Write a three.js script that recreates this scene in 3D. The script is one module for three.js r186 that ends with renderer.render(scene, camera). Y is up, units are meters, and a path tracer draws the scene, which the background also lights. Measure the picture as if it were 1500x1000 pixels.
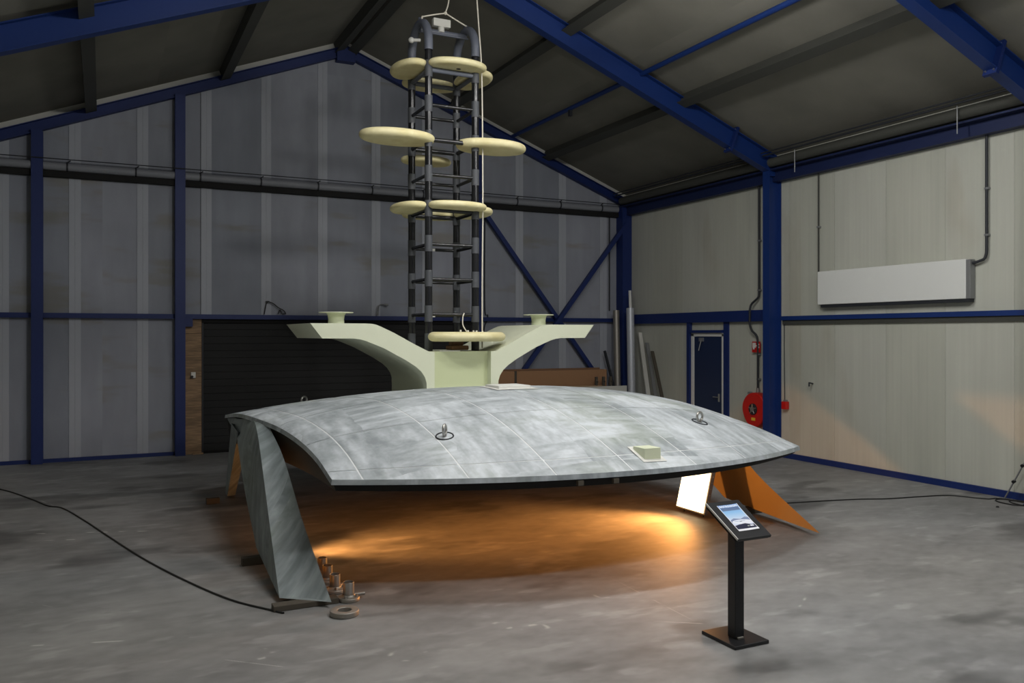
import * as THREE from 'three';
import { RoundedBoxGeometry } from 'three/addons/geometries/RoundedBoxGeometry.js';
import { mergeGeometries, toCreasedNormals } from 'three/addons/utils/BufferGeometryUtils.js';
import { RectAreaLightUniformsLib } from 'three/addons/lights/RectAreaLightUniformsLib.js';

// ---------------------------------------------------------------- camera, exposure, hall lights
const scene = new THREE.Scene();
scene.background = new THREE.Color(0x000000);
const camera = new THREE.PerspectiveCamera(2 * Math.atan(500 / 1230) * 180 / Math.PI, 1.5, 0.05, 100);
camera.position.set(0, 2.4, 0);
camera.rotation.set(0, -26 * Math.PI / 180, 0, 'YXZ');
camera.setViewOffset(1500, 1000, 0, 10, 1500, 1000);
camera.updateProjectionMatrix();
const renderer = new THREE.WebGLRenderer({ antialias: true });
renderer.toneMapping = THREE.LinearToneMapping;
renderer.toneMappingExposure = 1.08;
renderer.shadowMap.enabled = true;
RectAreaLightUniformsLib.init();
// hanging strip luminaires: [x, y, z, length along x, width along z, radiance downwards, candela of the bulb]
const LAMPS = [
  [3.3, 7.0, -8.3, 1.6, 0.3, 56, 8],
  [6.3, 7.0, -8.3, 1.6, 0.3, 56, 8],
  [4.8, 7.0, -3.4, 1.6, 0.3, 50, 26],
  [8.2, 6.6, -3.2, 1.6, 0.3, 46, 7],
];
const LAMP_COLOUR = [1.0, 0.98, 0.95];
const FLOOD_COLOUR = [1.0, 0.40, 0.10];
const FLOOD_POWER = 62;

// ---------------------------------------------------------------- helpers
let seed = 7;
const rnd = () => { seed = (seed * 1664525 + 1013904223) >>> 0; return seed / 4294967296; };
const V = (x, y, z) => new THREE.Vector3(x, y, z);
const used = new Map();
function numbered(n) { const k = used.get(n) || 0; used.set(n, k + 1); return k ? `${n}_${String(k).padStart(3, '0')}` : n; }
function sh(o) { o.castShadow = true; o.receiveShadow = true; return o; }
function thing(name, label, category, pos = [0, 0, 0], group) {
  const o = new THREE.Group(); o.name = numbered(name); o.position.set(...pos);
  o.userData = { label, category }; if (group) o.userData.group = group;
  scene.add(o); return o;
}
function struct(name, pos = [0, 0, 0]) { const o = new THREE.Group(); o.name = name; o.position.set(...pos); o.userData.kind = 'structure'; scene.add(o); return o; }
// a mesh; geometry given in WORLD coordinates when the parent stands elsewhere: shift back
function part(name, geo, mat, parent, label) {
  const g = Array.isArray(geo) ? merge(geo) : geo;
  const m = sh(new THREE.Mesh(g, mat)); m.name = numbered(name); parent.add(m);
  let p = parent, off = V(0, 0, 0); while (p && p !== scene) { off.add(p.position); p = p.parent; }
  m.position.copy(off).negate();
  if (label) m.userData.label = label;
  return m;
}
function solo(name, geo, mat, label, category, group) {   // a thing that is one mesh, geometry in world coordinates
  const g = Array.isArray(geo) ? merge(geo) : geo; g.computeBoundingBox();
  const b = g.boundingBox, c = V((b.min.x + b.max.x) / 2, b.min.y, (b.min.z + b.max.z) / 2);
  g.translate(-c.x, -c.y, -c.z);
  const m = sh(new THREE.Mesh(g, mat)); m.name = numbered(name); m.position.copy(c);
  m.userData = { label, category }; if (group) m.userData.group = group; scene.add(m); return m;
}
function strip(g) { const q = g.index ? g.toNonIndexed() : g; for (const k of Object.keys(q.attributes)) if (!['position', 'normal', 'uv'].includes(k)) q.deleteAttribute(k); if (!q.attributes.uv) q.setAttribute('uv', new THREE.BufferAttribute(new Float32Array(q.attributes.position.count * 2), 2)); return q; }
function merge(list) { return mergeGeometries(list.map(strip), false); }
function metric(g) {   // uv in metres by dominant normal
  const p = g.attributes.position, n = g.attributes.normal, u = new Float32Array(p.count * 2);
  for (let i = 0; i < p.count; i++) {
    const a = Math.abs(n.getX(i)), b = Math.abs(n.getY(i)), c = Math.abs(n.getZ(i));
    const x = p.getX(i), y = p.getY(i), z = p.getZ(i);
    if (b >= a && b >= c) { u[2 * i] = x; u[2 * i + 1] = z; } else if (a >= c) { u[2 * i] = z; u[2 * i + 1] = y; } else { u[2 * i] = x; u[2 * i + 1] = y; }
  }
  g.setAttribute('uv', new THREE.BufferAttribute(u, 2)); return g;
}
function box(x0, x1, y0, y1, z0, z1, r = 0) {
  const w = x1 - x0, h = y1 - y0, d = z1 - z0;
  const g = r ? new RoundedBoxGeometry(w, h, d, 2, Math.min(r, w / 2.1, h / 2.1, d / 2.1)) : new THREE.BoxGeometry(w, h, d);
  g.translate((x0 + x1) / 2, (y0 + y1) / 2, (z0 + z1) / 2); return metric(g);
}
function rod(a, b, r, seg = 14, r2 = r) {
  const d = b.clone().sub(a), L = d.length();
  const g = new THREE.CylinderGeometry(r2, r, L, seg); g.translate(0, L / 2, 0);
  g.applyQuaternion(new THREE.Quaternion().setFromUnitVectors(V(0, 1, 0), d.normalize())); g.translate(a.x, a.y, a.z); return g;
}
function tube(pts, r, n = 60, seg = 8, tension = 0.5) { return new THREE.TubeGeometry(new THREE.CatmullRomCurve3(pts.map((p) => V(...p)), false, 'catmullrom', tension), n, r, seg, false); }
function lathe(profile, seg = 32) { return new THREE.LatheGeometry(profile.map(([x, y]) => new THREE.Vector2(x, y)), seg); }
function frameOf(a, b, up = V(0, 1, 0)) { const z = b.clone().sub(a).normalize(), x = new THREE.Vector3().crossVectors(up, z).normalize(), y = new THREE.Vector3().crossVectors(z, x); return new THREE.Matrix4().makeBasis(x, y, z).setPosition(a); }
function bar(a, b, w, h, up) { const L = a.distanceTo(b); const g = new THREE.BoxGeometry(w, h, L); g.translate(0, 0, L / 2); metric(g); g.applyMatrix4(frameOf(a, b, up)); return g; }
function ibeam(a, b, depth, width, up, tf = 0.016, tw = 0.012) {
  const L = a.distanceTo(b), q = [];
  for (const s of [-1, 1]) { const f = new THREE.BoxGeometry(width, tf, L); f.translate(0, s * (depth - tf) / 2, L / 2); q.push(metric(f)); }
  const w = new THREE.BoxGeometry(tw, depth - 2 * tf, L); w.translate(0, 0, L / 2); q.push(metric(w));
  const g = merge(q); g.applyMatrix4(frameOf(a, b, up)); return g;
}
function surf(f, nu, nv) {   // grid surface f(s,t) -> Vector3, s,t in 0..1
  const p = [], uv = [], ix = [];
  for (let j = 0; j <= nv; j++) for (let i = 0; i <= nu; i++) { const q = f(i / nu, j / nv); p.push(q.x, q.y, q.z); uv.push(q.u !== undefined ? q.u : q.x, q.v !== undefined ? q.v : q.z); }
  for (let j = 0; j < nv; j++) for (let i = 0; i < nu; i++) { const a = j * (nu + 1) + i, b = a + 1, c = a + nu + 1, d = c + 1; ix.push(a, b, c, b, d, c); }
  const g = new THREE.BufferGeometry(); g.setAttribute('position', new THREE.Float32BufferAttribute(p, 3)); g.setAttribute('uv', new THREE.Float32BufferAttribute(uv, 2)); g.setIndex(ix); g.computeVertexNormals(); return g;
}

// ---------------------------------------------------------------- noise and textures
const PERM = new Uint8Array(512); { const a = [...Array(256).keys()]; for (let i = 255; i > 0; i--) { const j = Math.floor(rnd() * (i + 1)); [a[i], a[j]] = [a[j], a[i]]; } for (let i = 0; i < 512; i++) PERM[i] = a[i & 255]; }
function vn(x, y) {
  const xi = Math.floor(x), yi = Math.floor(y), fx = x - xi, fy = y - yi, u = fx * fx * (3 - 2 * fx), v = fy * fy * (3 - 2 * fy);
  const X = xi & 255, Y = yi & 255, a = PERM[PERM[X] + Y], b = PERM[PERM[(X + 1) & 255] + Y], c = PERM[PERM[X] + ((Y + 1) & 255)], d = PERM[PERM[(X + 1) & 255] + ((Y + 1) & 255)];
  return ((a + (b - a) * u) * (1 - v) + (c + (d - c) * u) * v) / 255;
}
function fbm(x, y, o = 4) { let s = 0, a = 0.5, t = 0; for (let i = 0; i < o; i++) { s += a * vn(x, y); t += a; a *= 0.5; x = x * 2.03 + 17.1; y = y * 2.03 + 9.7; } return s / t; }
const clamp = (x, a = 0, b = 1) => Math.min(b, Math.max(a, x));
const smooth = (a, b, x) => { const t = clamp((x - a) / (b - a)); return t * t * (3 - 2 * t); };
function tex(w, h, fn, repeat) {   // fn(u, v) -> [r, g, b] in sRGB 0..255, v up
  const d = new Uint8Array(w * h * 4);
  for (let j = 0; j < h; j++) for (let i = 0; i < w; i++) { const c = fn((i + 0.5) / w, (j + 0.5) / h), k = 4 * (j * w + i); d[k] = clamp(c[0], 0, 255); d[k + 1] = clamp(c[1], 0, 255); d[k + 2] = clamp(c[2], 0, 255); d[k + 3] = 255; }
  const t = new THREE.DataTexture(d, w, h, THREE.RGBAFormat); t.magFilter = THREE.LinearFilter; t.minFilter = THREE.LinearMipmapLinearFilter; t.generateMipmaps = true; t.colorSpace = THREE.SRGBColorSpace;
  t.wrapS = t.wrapT = THREE.RepeatWrapping; if (repeat) t.repeat.set(...repeat); t.needsUpdate = true; return t;
}
const std = (color, roughness = 0.7, metalness = 0, extra = {}) => new THREE.MeshStandardMaterial({ color, roughness, metalness, side: THREE.DoubleSide, ...extra });
const mixc = (a, b, t) => [a[0] + (b[0] - a[0]) * t, a[1] + (b[1] - a[1]) * t, a[2] + (b[2] - a[2]) * t];

// hall dimensions
const XL = -2.6, XR = 12, ZB = -18, ZF = 2.6, CX = 4.72, roofY = (x) => 8.78 - 0.388 * Math.abs(x - CX);

const floorTex = (() => {
  const W = XR - XL, D = ZF - ZB;
  const rings = [[1.04, -6.51, .12], [2.06, -6.01, .13], [3.185, -6.085, .1], [2.98, -6.27, .1], [4.18, -6.6, .1]];
  const streaks = []; for (let i = 0; i < 60; i++) streaks.push([XL + rnd() * W, ZB + rnd() * D, rnd() * Math.PI, 0.1 + rnd() * 0.7, 0.005 + rnd() * 0.02, 0.25 + rnd() * 0.6]);
  streaks.push([-0.1, -11.4, 0.35, 0.9, 0.035, 0.9], [-0.3, -11.1, 0.3, 0.6, 0.03, 0.7], [0.0, -7.3, 0.3, 0.8, 0.02, 0.7], [5.6, -5.6, -0.6, 0.25, 0.02, 0.7]);
  return tex(2048, 2048, (u, v) => {
    const x = XL + u * W, z = ZB + v * D;
    let b = 124 + 30 * (fbm(x * 0.55 + 3, z * 0.55, 5) - 0.5) + 26 * (fbm(x * 1.4 + z * .25, z * 3.2 - x * .3, 4) - 0.5) + 22 * (fbm(x * 7, z * 11, 3) - 0.5);
    b -= 30 * smooth(0.6, 0.78, fbm(x * 0.9 + 40, z * 1.7 + 11, 4));
    b += 16 * smooth(0.62, 0.8, fbm(x * 2.5 + 90, z * 6 + 21, 4));
    const warm = fbm(x * 0.4 + 5, z * 0.4 + 77, 3);
    let w = 0;
    for (const [rx, rz, r] of rings) { const dx = x - rx, dz = z - rz; if (Math.abs(dx) > .3 || Math.abs(dz) > .3) continue; const d = Math.hypot(dx, dz * 1.2); w = Math.max(w, 0.55 * smooth(.035, 0, Math.abs(d - r)) * smooth(0.5, 0.8, vn(x * 16, z * 16))); }
    for (const [sx, sz, a, L, wd, k] of streaks) { const dx = x - sx, dz = z - sz; if (Math.abs(dx) > 1 || Math.abs(dz) > 1) continue; const c = Math.cos(a), s = Math.sin(a), p = dx * c + dz * s, q = -dx * s + dz * c; if (Math.abs(p) < L && Math.abs(q) < 0.2) w = Math.max(w, k * smooth(wd, 0, Math.abs(q)) * smooth(0.45, 0.75, vn(x * 9 + 3, z * 9)) * smooth(L, L * .5, Math.abs(p))); }
    const c = mixc([b, b * 0.99, b * 0.965], [b * .98, b * 0.99, b * 1.0], warm);
    return mixc(c, [205, 203, 196], clamp(w));
  });
})();
const M = {};
M.floor = new THREE.MeshStandardMaterial({ map: floorTex, roughness: 0.62 });
// hull paint: grey primer brushed over in two directions
const hullTex = tex(2048, 2048, (u, v) => {
  const x = u * 7, z = v * 7;
  const wx = x + .12 * (fbm(x * 3, z * 3, 2) - .5), wz = z + .12 * (fbm(x * 3 + 40, z * 3, 2) - .5), gx = Math.floor(wx / .62), gz = Math.floor(wz / .55), hs = PERM[PERM[gx & 255] + (gz & 255)] / 255, h2 = PERM[PERM[(gx + 91) & 255] + ((gz + 17) & 255)] / 255;
  const k = hs > .5 ? .9 : .1;
  const a = fbm(x * 3.6, z * 13, 4), c = fbm(x * 13 + 50, z * 3.6, 4), s = a * (1 - k) + c * k, bl = fbm(x * 1.9 + 8, z * 1.9 + 60, 4), f = fbm(x * 30, z * 30, 2);
  const t = clamp(0.52 + 1.25 * (s - 0.5) + 1.0 * (bl - 0.5) + 0.3 * (h2 - 0.5) + 0.25 * (f - 0.5));
  const g = smooth(0.5, 0.75, fbm(x * 0.8 + 70, z * 0.8, 3));
  return mixc(mixc([138, 145, 149], [143, 151, 145], g), [202, 208, 213], t);
}, [1 / 7, 1 / 7]);
M.hull = std(0xffffff, 0.55, 0, { map: hullTex });
M.hullRim = std(0xf0f2f4, 0.55, 0, { map: hullTex });
M.leg = std(0xbcc2c0, 0.6, 0, { map: hullTex });
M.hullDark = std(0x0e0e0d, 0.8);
M.hullSeam = std(0xe9eced, 0.7);
M.legInner = std(0xb79a66, 0.55, 0);
const backTex = tex(1024, 1024, (u, v) => {
  const x = u * 8, y = v * 8; let b = 156 + 22 * (fbm(x * 0.8, y * 0.8, 4) - 0.5) + 12 * (fbm(x * 6, y * 1.2, 3) - 0.5);
  const st = smooth(0.6, 0.8, fbm(x * 0.7 + 9, y * 2.6 + 4, 4));
  return mixc([b * .98, b * 1.0, b * 1.05], [b * .93, b * .92, b * .89], st);
}, [1 / 8, 1 / 8]);
M.backPanel = [0xf2f4f8, 0xe6e9ee, 0xfafbff].map((c) => std(c, 0.75, 0, { map: backTex }));
M.backStrip = std(0xa8acb5, 0.6);
M.backing = std(0x30322f, 0.9);
const rightTex = tex(1024, 1024, (u, v) => {
  const x = u * 6, y = v * 6; let b = 186 + 8 * (fbm(x * 30, y * 0.5, 2) - 0.5) + 14 * (fbm(x * 3, y * 0.6, 4) - 0.5);
  const st = smooth(0.62, 0.85, fbm(x * 1.2 + 9, y * 0.5 + 4, 4)) * 0.6;
  return mixc([b * .99, b, b * 0.945], [b * .9, b * .88, b * .8], st);
}, [1 / 6, 1 / 6]);
M.rightPanel = [0xffffff, 0xfbfbf9].map((c) => std(c, 0.6, 0, { map: rightTex }));
M.roof = std(0xffffff, 0.9, 0, { map: tex(512, 512, (u, v) => { const b = 122 + 20 * (fbm(u * 9, v * 9, 4) - 0.5); return [b, b * .985, b * .91]; }, [1 / 6, 1 / 6]) });
M.blue = std(0x0a2c6a, 0.5); M.blueDark = std(0x092460, 0.55);
M.purlin = std(0x3f403b, 0.7); M.darkSteel = std(0x23262c, 0.6);
M.navy = std(0x081a45, 0.6); M.galv = std(0x8d8f90, 0.45, 0.5);
M.shutter = std(0x18191a, 0.75); M.shutterDark = std(0x0c0c0c, 0.9);
const woodTex = tex(512, 512, (u, v) => { const n = fbm(u * 5, v * 60, 4), m = fbm(u * 3 + 9, v * 9, 3); const b = 0.8 + 0.4 * (n - .5) + .3 * (m - .5); return [178 * b, 146 * b, 112 * b]; }, [1, 1]);
M.ply = std(0xffffff, 0.75, 0, { map: woodTex });
M.timber = std(0x4c463d, 0.85);
M.pale = std(0xd5d9c1, 0.45); M.paleInner = std(0xc6cda5, 0.5); M.palePad = std(0xd6dcc0, 0.5);
M.cream = std(0xffffff, 0.6, 0, { map: tex(512, 512, (u, v) => { const n = fbm(u * 7, v * 7, 4); return mixc([214, 203, 152], [232, 224, 182], clamp(n * 1.6 - .3)); }, [1, 1]) });
M.tube = std(0x1b1c1f, 0.22, 0.1); M.sleeve = std(0x46494e, 0.6); M.sleeveDark = std(0x5d626e, 0.5);
M.rope = std(0xd8d3c4, 0.9); M.white = std(0xd9d9d4, 0.5); M.offWhite = std(0xc9c9c2, 0.6);
M.black = std(0x17181b, 0.4); M.blackMatt = std(0x121212, 0.85);
M.rubber = std(0x141414, 0.6);
M.steel = std(0xb8b6b2, 0.28, 0.9); M.steelRough = std(0x97938c, 0.5, 0.7);
M.red = std(0xb5170f, 0.45); M.yellow = std(0xd8b23a, 0.5); M.card = std(0x9c7656, 0.9); M.cardDark = std(0x7b5c44, 0.9);
M.doorBlue = std(0x14264a, 0.45);
const lampGlow = new THREE.MeshStandardMaterial({ color: 0xffffff, emissive: new THREE.Color().setRGB(...LAMP_COLOUR), emissiveIntensity: 4 });
const floodGlow = new THREE.MeshStandardMaterial({ color: 0xffffff, emissive: new THREE.Color().setRGB(1, 0.83, 0.5), emissiveIntensity: 3.2 });

// ---------------------------------------------------------------- room shell
{
  const g = new THREE.BoxGeometry(XR - XL + .4, 0.2, ZF - ZB + .4); g.translate((XL + XR) / 2, -0.1, (ZB + ZF) / 2);
  const p = g.attributes.position, u = g.attributes.uv; for (let i = 0; i < p.count; i++) u.setXY(i, (p.getX(i) - XL) / (XR - XL), (p.getZ(i) - ZB) / (ZF - ZB));
  const f = sh(new THREE.Mesh(g, M.floor)); f.name = 'floor'; f.userData.kind = 'structure'; scene.add(f);
}
{ // ceiling: two insulated slopes
  const c = struct('ceiling', [CX, 0, 0]);
  for (const s of [-1, 1]) {
    const a = V(CX, roofY(CX) + .1, ZB - .2), b = V(CX + s * 7.6, roofY(CX + s * 7.6) + .1, ZB - .2);
    const L = a.distanceTo(b), g = new THREE.BoxGeometry(L, 0.2, ZF - ZB + .4); metric(g);
    g.rotateZ(Math.atan2(b.y - a.y, b.x - a.x)); g.translate((a.x + b.x) / 2, (a.y + b.y) / 2, (ZB + ZF) / 2);
    part('roof_slope', g, M.roof, c);
  }
}
function gableWall(name, z0, z1) {
  const s = new THREE.Shape(); s.moveTo(XL - .2, -.1); s.lineTo(XR + .2, -.1); s.lineTo(XR + .2, roofY(XR + .2) + .05); s.lineTo(CX, roofY(CX) + .05); s.lineTo(XL - .2, roofY(XL - .2) + .05); s.closePath();
  const g = new THREE.ExtrudeGeometry(s, { depth: z1 - z0, bevelEnabled: false }); g.translate(0, 0, z0); return metric(g);
}
{ // back wall: insulation panels between lighter joint covers
  const w = struct('wall_back', [CX, 0, ZB]);
  part('backing', gableWall('x', ZB - .25, ZB - .03), M.backing, w);
  const joints = []; for (let i = -3; i <= 8; i++) joints.push(1.89 + i * 1.18);
  const xs = [XL, ...joints.filter((x) => x > XL + .2 && x < XR - .2), XR];
  const slab = (x0, x1, y0, z0, z1) => {   // panel cut to the roof line, reaching from y0 up
    const s = new THREE.Shape(), e = .012; s.moveTo(x0 + e, y0); s.lineTo(x1 - e, y0); s.lineTo(x1 - e, roofY(x1 - e)); if (x0 < CX && x1 > CX) s.lineTo(CX, roofY(CX)); s.lineTo(x0 + e, roofY(x0 + e)); s.closePath();
    const g = new THREE.ExtrudeGeometry(s, { depth: z1 - z0, bevelEnabled: false }); g.translate(0, 0, z0); return metric(g);
  };
  for (let i = 0; i + 1 < xs.length; i++) {
    const x0 = xs[i], x1 = xs[i + 1];
    const cuts = x1 <= 1.79 || x0 >= 7.72 ? [[x0, x1, .06]] : x0 < 1.79 ? [[x0, 1.79, .06], [1.79, x1, 2.72]] : x1 > 7.72 ? [[x0, 7.72, 2.72], [7.72, x1, .06]] : [[x0, x1, 2.72]];
    for (const [a, b, y] of cuts) if (b - a > .03) part('panel', slab(a, b, y, ZB - .04, ZB), M.backPanel[i % 3], w);
  }
  for (const x of joints) { if (x < XL + .1 || x > XR - .1) continue; const y0 = x > 1.7 && x < 7.8 ? 2.74 : .07; for (const s of [-1, 1]) part('joint_cover', slab(x + (s < 0 ? -.113 : -.011), x + (s < 0 ? .011 : .113), y0, ZB - .01, ZB + .012), M.backStrip, w); }
}
{ // right wall
  const w = struct('wall_right', [XR, 0, -8]);
  part('backing', box(XR + .04, XR + .25, -.1, roofY(XR) + .25, ZB - .2, ZF + .2), M.backing, w);
  const zs = [ZB]; for (let i = 9; i >= -8; i--) { const z = -7.824 - i * 1.12; if (z > ZB + .3 && z < ZF) zs.push(z); } zs.push(ZF); zs.sort((a, b) => a - b);
  let k = 0;
  for (let i = 0; i + 1 < zs.length; i++) {
    const pieces = [[zs[i] + .002, zs[i + 1] - .002]];
    for (const [a, b] of pieces) {
      const y1 = roofY(XR);
      if (b <= -15.36 || a >= -14.16) part('panel', box(XR, XR + .05, .1, y1, a, b), M.rightPanel[k++ % 2], w);
      else { part('panel', box(XR, XR + .05, 2.46, y1, a, b), M.rightPanel[k++ % 2], w); if (a < -15.36) part('panel', box(XR, XR + .05, .1, 2.46, a, -15.36), M.rightPanel[0], w); if (b > -14.16) part('panel', box(XR, XR + .05, .1, 2.46, -14.16, b), M.rightPanel[1], w); }
    }
  }
}
{ const w = struct('wall_left', [XL, 0, -8]); part('backing', box(XL - .25, XL, -.1, roofY(XL) + .25, ZB - .2, ZF + .2), M.rightPanel[1], w); }
{ const w = struct('wall_front', [CX, 0, ZF]); part('backing', gableWall('y', ZF, ZF + .2), M.backPanel[0], w); }
// base rails
{ const t = struct('baseboard_right', [XR, 0, -8]); part('base_rail', box(XR - .05, XR + .02, 0, .1, -14.1, ZF), M.blueDark, t); part('base_rail', box(XR - .05, XR + .02, 0, .1, ZB + .4, -15.4), M.blueDark, t); }
{ const t = struct('baseboard_back', [CX, 0, ZB]); for (const [a, b] of [[XL, -1.19], [-1, 1.28], [7.94, 11.7]]) part('base_rail', box(a, b, 0, .07, ZB - .01, ZB + .05), M.blueDark, t); }
// girts on the back wall
{
  const t = struct('trim_1', [CX, 2.72, ZB]);
  part('girt', box(XL, 11.75, 2.73, 2.81, ZB, ZB + .07), M.blueDark, t); part('girt_lip', box(XL, 11.75, 2.715, 2.73, ZB, ZB + .12), M.blueDark, t);
  const u = struct('trim_2', [CX, 5.4, ZB]);
  part('girt', box(XL, 11.8, 5.36, 5.47, ZB, ZB + .12), M.blackMatt, u);
}
// girts and eave beam on the right wall
{
  const t = struct('trim_3', [XR, 2.68, -8]);
  part('girt', box(XR - .1, XR, 2.67, 2.9, ZB + .4, -12.75), M.blueDark, t);
  part('girt', box(XR - .07, XR, 2.68, 2.76, -12.45, ZF), M.blue, t); part('girt_lip', box(XR - .04, XR, 2.6, 2.68, -12.45, ZF), M.purlin, t);
  const e = struct('trim_4', [XR, 5.4, -8]);
  part('eave_beam', box(XR - .16, XR, 5.4, 5.62, ZB, ZF), M.navy, e); part('eave_lip', box(XR - .3, XR - .16, 5.6, 5.63, ZB, ZF), M.navy, e);
  part('gutter_plate', box(XR - .12, XR, 5.62, 5.9, ZB, ZF), M.purlin, e);
}
// purlins
let trimNo = 5;
for (const x of [-0.23, 2.21, CX - .17, CX + .17, 7.22, 9.66]) {
  const t = struct('trim_' + trimNo++, [x, roofY(x), -8]);
  const a = V(x, roofY(x) - .115, ZB), b = V(x, roofY(x) - .115, ZF); const up = V(x < CX ? -.36 : .36, .93, 0);
  part('purlin', ibeam(a, b, .23, .2, up, .012, .08), M.purlin, t);
}
{ const x = 8.74, t = struct('trim_' + trimNo++, [x, roofY(x), -8]); part('tie_tube', rod(V(x, roofY(x) - .12, ZB), V(x, roofY(x) - .12, ZF), .045), M.blue, t); part('tube_clip', box(x - .03, x + .03, roofY(x) - .28, roofY(x) - .1, -15.2, -15.12), M.darkSteel, t); }

// ---------------------------------------------------------------- steel frames
function portal(z, label) {
  const t = thing('portal_frame', label, 'steel frame', [CX, 0, z]);
  for (const s of [-1, 1]) {
    const xw = s < 0 ? XL : XR, xi = xw - s * .165;
    part('column', [ibeam(V(xi, 0, z), V(xi, 5.62, z), .31, .18, V(1, 0, 0)), box(xi - .2, xi + .2, 0, .02, z - .13, z + .13)], M.blue, t);
    const off = .29, a = V(xw - s * .1, roofY(xw - s * .1) - off, z), b = V(CX, roofY(CX) - off, z);
    part('rafter', ibeam(a, b, .36, .18, V(s * .36, .93, 0)), M.blue, t);
    const xs = CX + s * 6.1, m = V(xs, roofY(xs) - off, z), d = b.clone().sub(a).normalize();
    for (const k of [-1, 1]) { const p = m.clone().addScaledVector(d, k * .014); part('splice_plate', bar(p.clone().addScaledVector(d, -.012), p.clone().addScaledVector(d, .012), .2, .5, V(s * .36, .93, 0)), M.blueDark, t); }
    for (const k of [-.2, .2]) for (const q of [-.06, .06]) { const c = m.clone().add(V(s * .36 * k, .93 * k, q)); part('bolt', rod(c.clone().addScaledVector(d, -.045), c.clone().addScaledVector(d, .045), .013, 6), M.steel, t); }
    // knee stiffener
    part('knee_plate', bar(V(xi, roofY(xi) - .52, z), V(xi, roofY(xi) - .12, z), .16, .3, V(1, 0, 0)), M.blue, t);
  }
  return t;
}
portal(-12.6, 'blue steel frame whose column stands beside the red fire hose reel');
portal(-7.33, 'nearest blue steel frame, its rafter crossing the upper right corner of the photo');
{ // gable frame
  const z = ZB + .1, t = thing('gable_frame', 'dark blue steel gable frame against the grey back wall', 'steel frame', [CX, 0, z]);
  for (const s of [-1, 1]) { const xe = s < 0 ? XL : XR, o = .25; part('rafter', ibeam(V(xe, roofY(xe) - o, z), V(CX, roofY(CX) - o, z), .2, .14, V(s * .36, .93, 0)), M.blueDark, t); }
  for (const q of [-1, 1]) { const xe = q < 0 ? XL : XR; part('closing_strip', bar(V(xe, roofY(xe) - .07, ZB + .02), V(CX, roofY(CX) - .07, ZB + .02), .03, .13, V(q * .36, .93, 0)), M.offWhite, t, 'pale closing strip under the roof'); }
  for (const x of [-1.09, 1.385, 7.83]) part('column', ibeam(V(x, 0, z), V(x, roofY(x) - .33, z), .19, .19, V(0, 0, 1)), M.blueDark, t);
  part('column', box(11.72, 11.99, 0, 5.6, ZB + .01, ZB + .3), M.blueDark, t);
  part('corner_bracket', box(1.47, 1.62, 2.56, 2.72, z - .08, z + .05), M.blueDark, t);
  part('apex_plate', box(CX - .2, CX + .2, roofY(CX) - .5, roofY(CX) - .2, z - .09, z + .1), M.blueDark, t);
}
solo('cross_brace', bar(V(7.92, 5.32, ZB + .16), V(11.85, .35, ZB + .16), .1, .1, V(0, 0, 1)), M.blueDark, 'blue diagonal brace falling from the tower towards the silver tube corner', 'brace');
solo('cross_brace', bar(V(11.85, 5.2, ZB + .27), V(7.95, .3, ZB + .27), .1, .1, V(0, 0, 1)), M.blueDark, 'blue diagonal brace rising towards the far upper corner beside the right wall', 'brace');

// ---------------------------------------------------------------- doors
{ // dark roller shutter in the back wall
  const d = struct('door_1', [CX, 0, ZB]);
  const x0 = 1.8, x1 = 7.72, n = 18, h = 2.6 / n;
  for (let i = 0; i < n; i++) part('slat', box(x0 + .03, x1, .05 + i * h + .003, .05 + (i + 1) * h, ZB - .03, ZB + .012, .004), M.shutter, d);
  part('bottom_rail', box(x0 + .02, x1, .0, .055, ZB - .03, ZB + .03), M.shutterDark, d);
  part('header', box(x0, x1, 2.64, 2.715, ZB - .03, ZB + .06), M.shutterDark, d);
  part('guide_rail', box(x0, x0 + .03, 0, 2.64, ZB - .03, ZB + .05), M.darkSteel, d);
}
{ // plywood filler strip beside the shutter
  const t = thing('plywood_panel', 'tall pale plywood panel between the blue column and the dark shutter', 'panel', [1.64, 0, ZB]);
  part('board', box(1.485, 1.795, .0, 2.42, ZB + .005, ZB + .05, .004), M.ply, t); part('board', box(1.485, 1.795, 2.425, 2.71, ZB + .005, ZB + .048, .004), M.ply, t);
  part('sill', box(1.62, 1.82, 0, .03, ZB + .05, ZB + .12), M.ply, t);
}
{ const t = thing('wall_switch', 'small white switch box on the plywood panel', 'switch', [1.63, 1.55, ZB + .05]);
  part('housing', box(1.59, 1.68, 1.53, 1.65, ZB + .05, ZB + .1, .01), M.white, t); part('knob', rod(V(1.61, 1.56, ZB + .1), V(1.61, 1.56, ZB + .13), .025), M.black, t); }
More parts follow.
